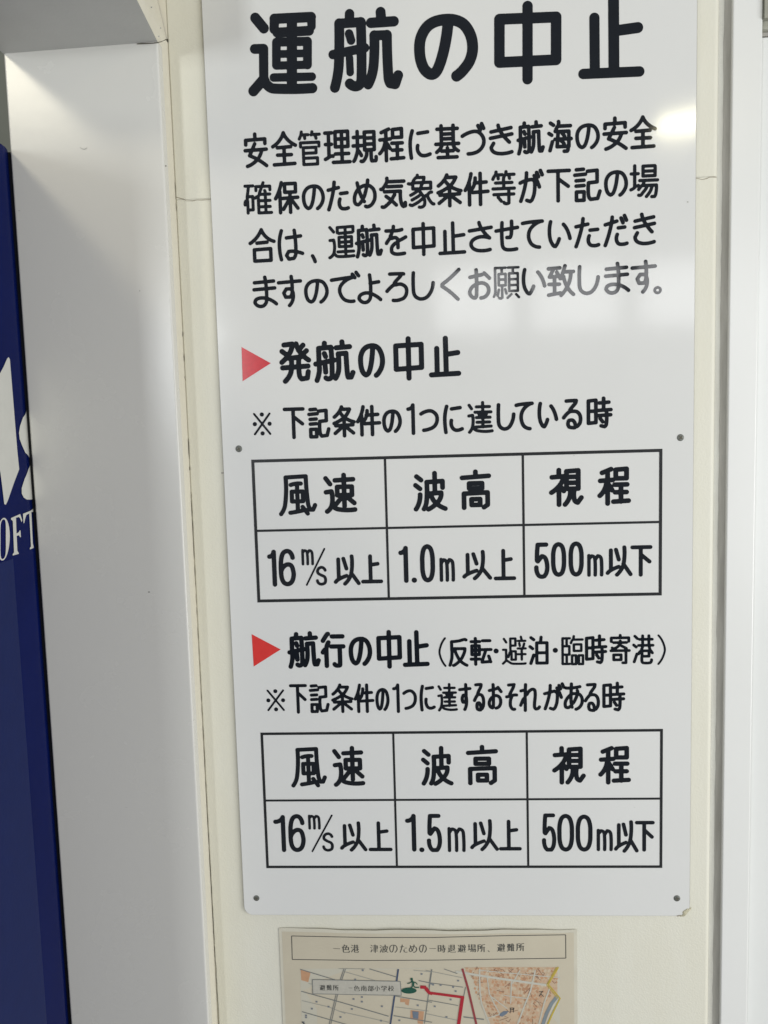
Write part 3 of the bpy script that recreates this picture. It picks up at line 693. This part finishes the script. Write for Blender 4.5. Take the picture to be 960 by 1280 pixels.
# map body
polys('map_ground', [A([(170,292),(430,290),(700,290),(910,288)]) + B([(240,283),(500,280),(812,280)]) + B([(816,624),(820,800)]) + A([(900,800),(500,800),(185,800),(172,420)])], m_map, 2)
o1, o2, o3 = (.54, .31, .18), (.57, .38, .25), (.46, .26, .15)
polys('map_field_block', [A([(172,298),(232,312),(218,372),(176,360)]), A([(770,468),(826,474),(820,512),(800,505),(798,492),(770,492)]), A([(832,540),(912,548),(905,624),(875,620),(872,598),(830,590)])], pm('orange_print', o1), 3)
polys('map_school_block', [A([(842,545),(880,548),(878,592),(846,588)]), B([(455,560),(478,545),(508,545),(495,562),(470,578),(452,574)])], pm('blue_grey_print', (.16, .20, .25)), 5.5)
polys('map_town_ground', [B([(240,284),(500,281),(800,281),(800,440),(655,800),(560,800),(400,640),(345,520),(330,400)])], pm('town_ground_print', (.57, .43, .29)), 2.6)
# dense town blocks
random.seed(11)
blk = {0: [], 1: [], 2: [], 3: []}
def inside(x, y):
    if x > 800: return False
    if y > 440 and x > 760-(y-440)*.45: return False
    return x > 245 + max(0, (y-290))*.62 - (30 if y > 400 else 0)
for j in range(18):
    for i in range(34):
        x = 235+i*18+(j % 2)*8+random.uniform(-4, 4); y = 285+j*21+random.uniform(-4, 4)
        if not inside(x, y) or random.random() < .10: continue
        if abs(x-500-(y-500)*.1) < 60 and y > 500 and y < 600: continue
        w, h = random.uniform(11, 21), random.uniform(11, 21); a = .35 + (.5 if x > 600 else 0)
        ca, sa = math.cos(a), math.sin(a)
        q = [(x+u*ca-v*sa, max(284, y+u*sa+v*ca)) for u, v in ((-w/2,-h/2),(w/2,-h/2+random.uniform(0,4)),(w/2,h/2),(-w/2+random.uniform(0,4),h/2))]
        blk[random.choice((0, 0, 1, 1, 2, 3))].append(B(q))
for k, c in ((0, o1), (1, o2), (2, o3), (3, (.60, .49, .35))): polys('map_town_blocks', blk[k], pm('town_print_%s' % 'abcd'[k], c), 3+.2*k)
bl = []
for j in range(60):
    x, y = random.uniform(270, 780), random.uniform(290, 700)
    if inside(x, y): bl.append((B([(x, y), (x+random.uniform(-30, 30), y+random.uniform(-25, 25)), (x+random.uniform(-30, 30), y+random.uniform(0, 30))]), .7))
strips('map_block_lines', bl, pm('brown_line_print', (.24, .13, .09)), 4)
road = pm('pale_road_print', (.55, .54, .46)); gl = pm('grey_line_print', (.20, .21, .20)); lg = pm('light_grey_line_print', (.34, .34, .30))
strips('map_road', [(B([(190,308),(400,342),(740,390)]), 3.0), (B([(333,292),(335,420),(345,500),(400,640)]), 1.9), (B([(378,330),(392,440),(420,500),(460,570)]), 1.5), (B([(400,455),(500,530)]), 1.4),
 (B([(525,365),(520,500)]), 1.5), (B([(668,300),(640,420),(600,520),(555,640)]), 2.0), (B([(575,300),(530,380)]), 1.4), (B([(755,405),(720,500),(685,640)]), 1.9), (B([(370,590),(470,560)]), 1.3), (B([(480,450),(620,470)]), 1.2), (B([(330,300),(820,345)]), 1.2)], road, 5)
strips('map_line', [(A([(432,292),(395,400),(340,640)]), 1.0), (A([(442,292),(405,400),(350,640)]), 1.0), (A([(170,294),(380,358)]), 1.2), (A([(176,426),(400,488),(700,576)]), 1.3), (A([(180,548),(450,626)]), 1.2), (A([(586,292),(745,340)]), 1.2),
 (A([(742,455),(960,492)]), 1.2), (A([(730,572),(960,612)]), 1.2), (A([(960,295),(915,620)]), 1.1), (A([(880,362),(960,378)]), 1.2), (B([(10,372),(235,402)]), 1.0), (B([(20,478),(205,512)]), 1.0), (B([(238,580),(360,595)]), 1.6), (B([(250,400),(238,460)]), 1.0), (B([(45,295),(30,400)]), 1.0), (B([(120,292),(200,320)]), 1.0)], gl, 5)
strips('map_faint_line', [(A([(440,310),(620,362)]), .9), (A([(180,482),(340,520),(440,560)]), .9), (A([(400,545),(700,612)]), .9), (A([(740,520),(940,545)]), .8), (B([(10,560),(200,600)]), .9), (A([(850,300),(960,310)]), .8), (B([(10,300),(230,345)]), .8), (A([(400,290),(560,292)]), .8), (A([(220,380),(242,384)]), .8)], lg, 4.5)
strips('map_canal', [(A([(758,293),(736,450),(708,640)]), 2.2)], pm('dark_blue_print', (.06, .085, .15)), 6)
strips('map_canal', [(B([(800,455),(765,500),(735,560),(708,640)]), 4.6)], pm('blue_grey_water_print', (.22, .26, .28)), 5.8)
strips('map_highway', [(B([(806,281),(745,385),(816,468),(770,560),(735,640)]), 2.0), (B([(795,281),(735,388),(803,470)]), 1.0)], pm('yellow_print', (.52, .40, .06)), 6.5)
strips('map_railway', [(B([(230,290),(262,400),(318,640)]), 2.8)], pm('dark_red_print', (.30, .055, .06)), 6.3)
strips('evacuation_route', [(A([(890,400),(925,402)]), 4.6), (A([(922,404),(945,436),(962,440)]), 4.4), (B([(10,410),(30,432)]), 4.4), (B([(28,434),(238,462)]), 3.6), (B([(232,455),(205,640)]), 4.4)], pm('red_route_print', (.42, .022, .035)), 7.2)
mk = []
for x, y in ((545,300),(500,355),(268,488),(340,518),(240,530),(490,472),(540,460),(540,488),(480,532),(412,580),(660,516),(655,602),(205,570),(765,600),(875,510),(898,322),(190,612),(205,582)):
    mk.append(A([(x-6, y-5), (x+6, y-4), (x+5, y+6), (x-6, y+5)]))
for x, y in ((100,388),(175,400),(190,425),(205,362),(65,516),(160,475),(135,580),(45,380),(55,386)): mk.append(B([(x-6, y-5), (x+6, y-4), (x+5, y+6), (x-6, y+5)]))
polys('map_marks', mk, pm('mark_print', (.20, .22, .24)), 5.2)
tor = lambda x, y: [(B([(x-14,y-12),(x+14,y-12)]), .8), (B([(x-13,y-4),(x+13,y-4)]), .7), (B([(x-8,y-12),(x-9,y+14)]), .8), (B([(x+8,y-12),(x+9,y+14)]), .8)]
strips('map_symbol', tor(528, 538) + [(B([(690,428),(716,430)]), .8), (B([(712,424),(690,456)]), .8), (B([(700,440),(718,458)]), .8), (A([(180,608),(215,640)]), 1.4)], pm('black_print', (.04, .045, .045)), 6.6)
# name label of the shelter
polys('map_label', [A([(243,355),(500,362),(770,366),(776,450),(500,446),(246,440)])], pm('label_paper_print', (.50, .48, .41)), 7.6)
strips('map_label_frame', [(A([(243,355),(770,366)]), .9), (A([(246,440),(776,450)]), .9), (A([(243,355),(246,440)]), .9), (A([(770,366),(776,450)]), .9)], gl, 8)
VV = []
for ch, a, b, y0 in (('避',284,322,386),('難',325,362,386),('所',364,402,387),('一',456,486,388),('色',490,528,390),('南',532,570,390),('部',573,611,391),('小',614,650,391),('学',654,692,391),('校',695,734,391)): VV.append((ch, 340+a/4.8, 340+b/4.8, 1150+y0/4.8, 1150+(y0+37)/4.8))
old = py_
def py_(x, k=0): return old(x, k+4.6)
ptext('map_label_text', VV, 0, .85)
py_ = old
# green running figure on an ellipse (evacuation site mark)
grn = pm('dark_green_print', (.012, .085, .055))
polys('evacuation_mark', [A([(822+46*math.cos(k), 421+18*math.sin(k)) for k in np.linspace(0, 6.283, 21)[:-1]]), A([(838+8*math.cos(k), 352+8*math.sin(k)) for k in np.linspace(0, 6.283, 11)[:-1]])], grn, 8.4)
strips('evacuation_mark', [(A([(838,360),(848,375),(846,392)]), 3.0), (A([(846,390),(838,402),(822,408)]), 1.7), (A([(848,390),(858,402),(882,402)]), 1.6), (A([(842,366),(826,376),(812,378)]), 1.3), (A([(846,368),(862,372),(872,384)]), 1.3)], grn, 8.8)
for o in poster.children:
    if o.name.startswith(('map_', 'title_frame', 'title_text')) and len(o.data.polygons) > 1: o['kind'] = 'stuff'
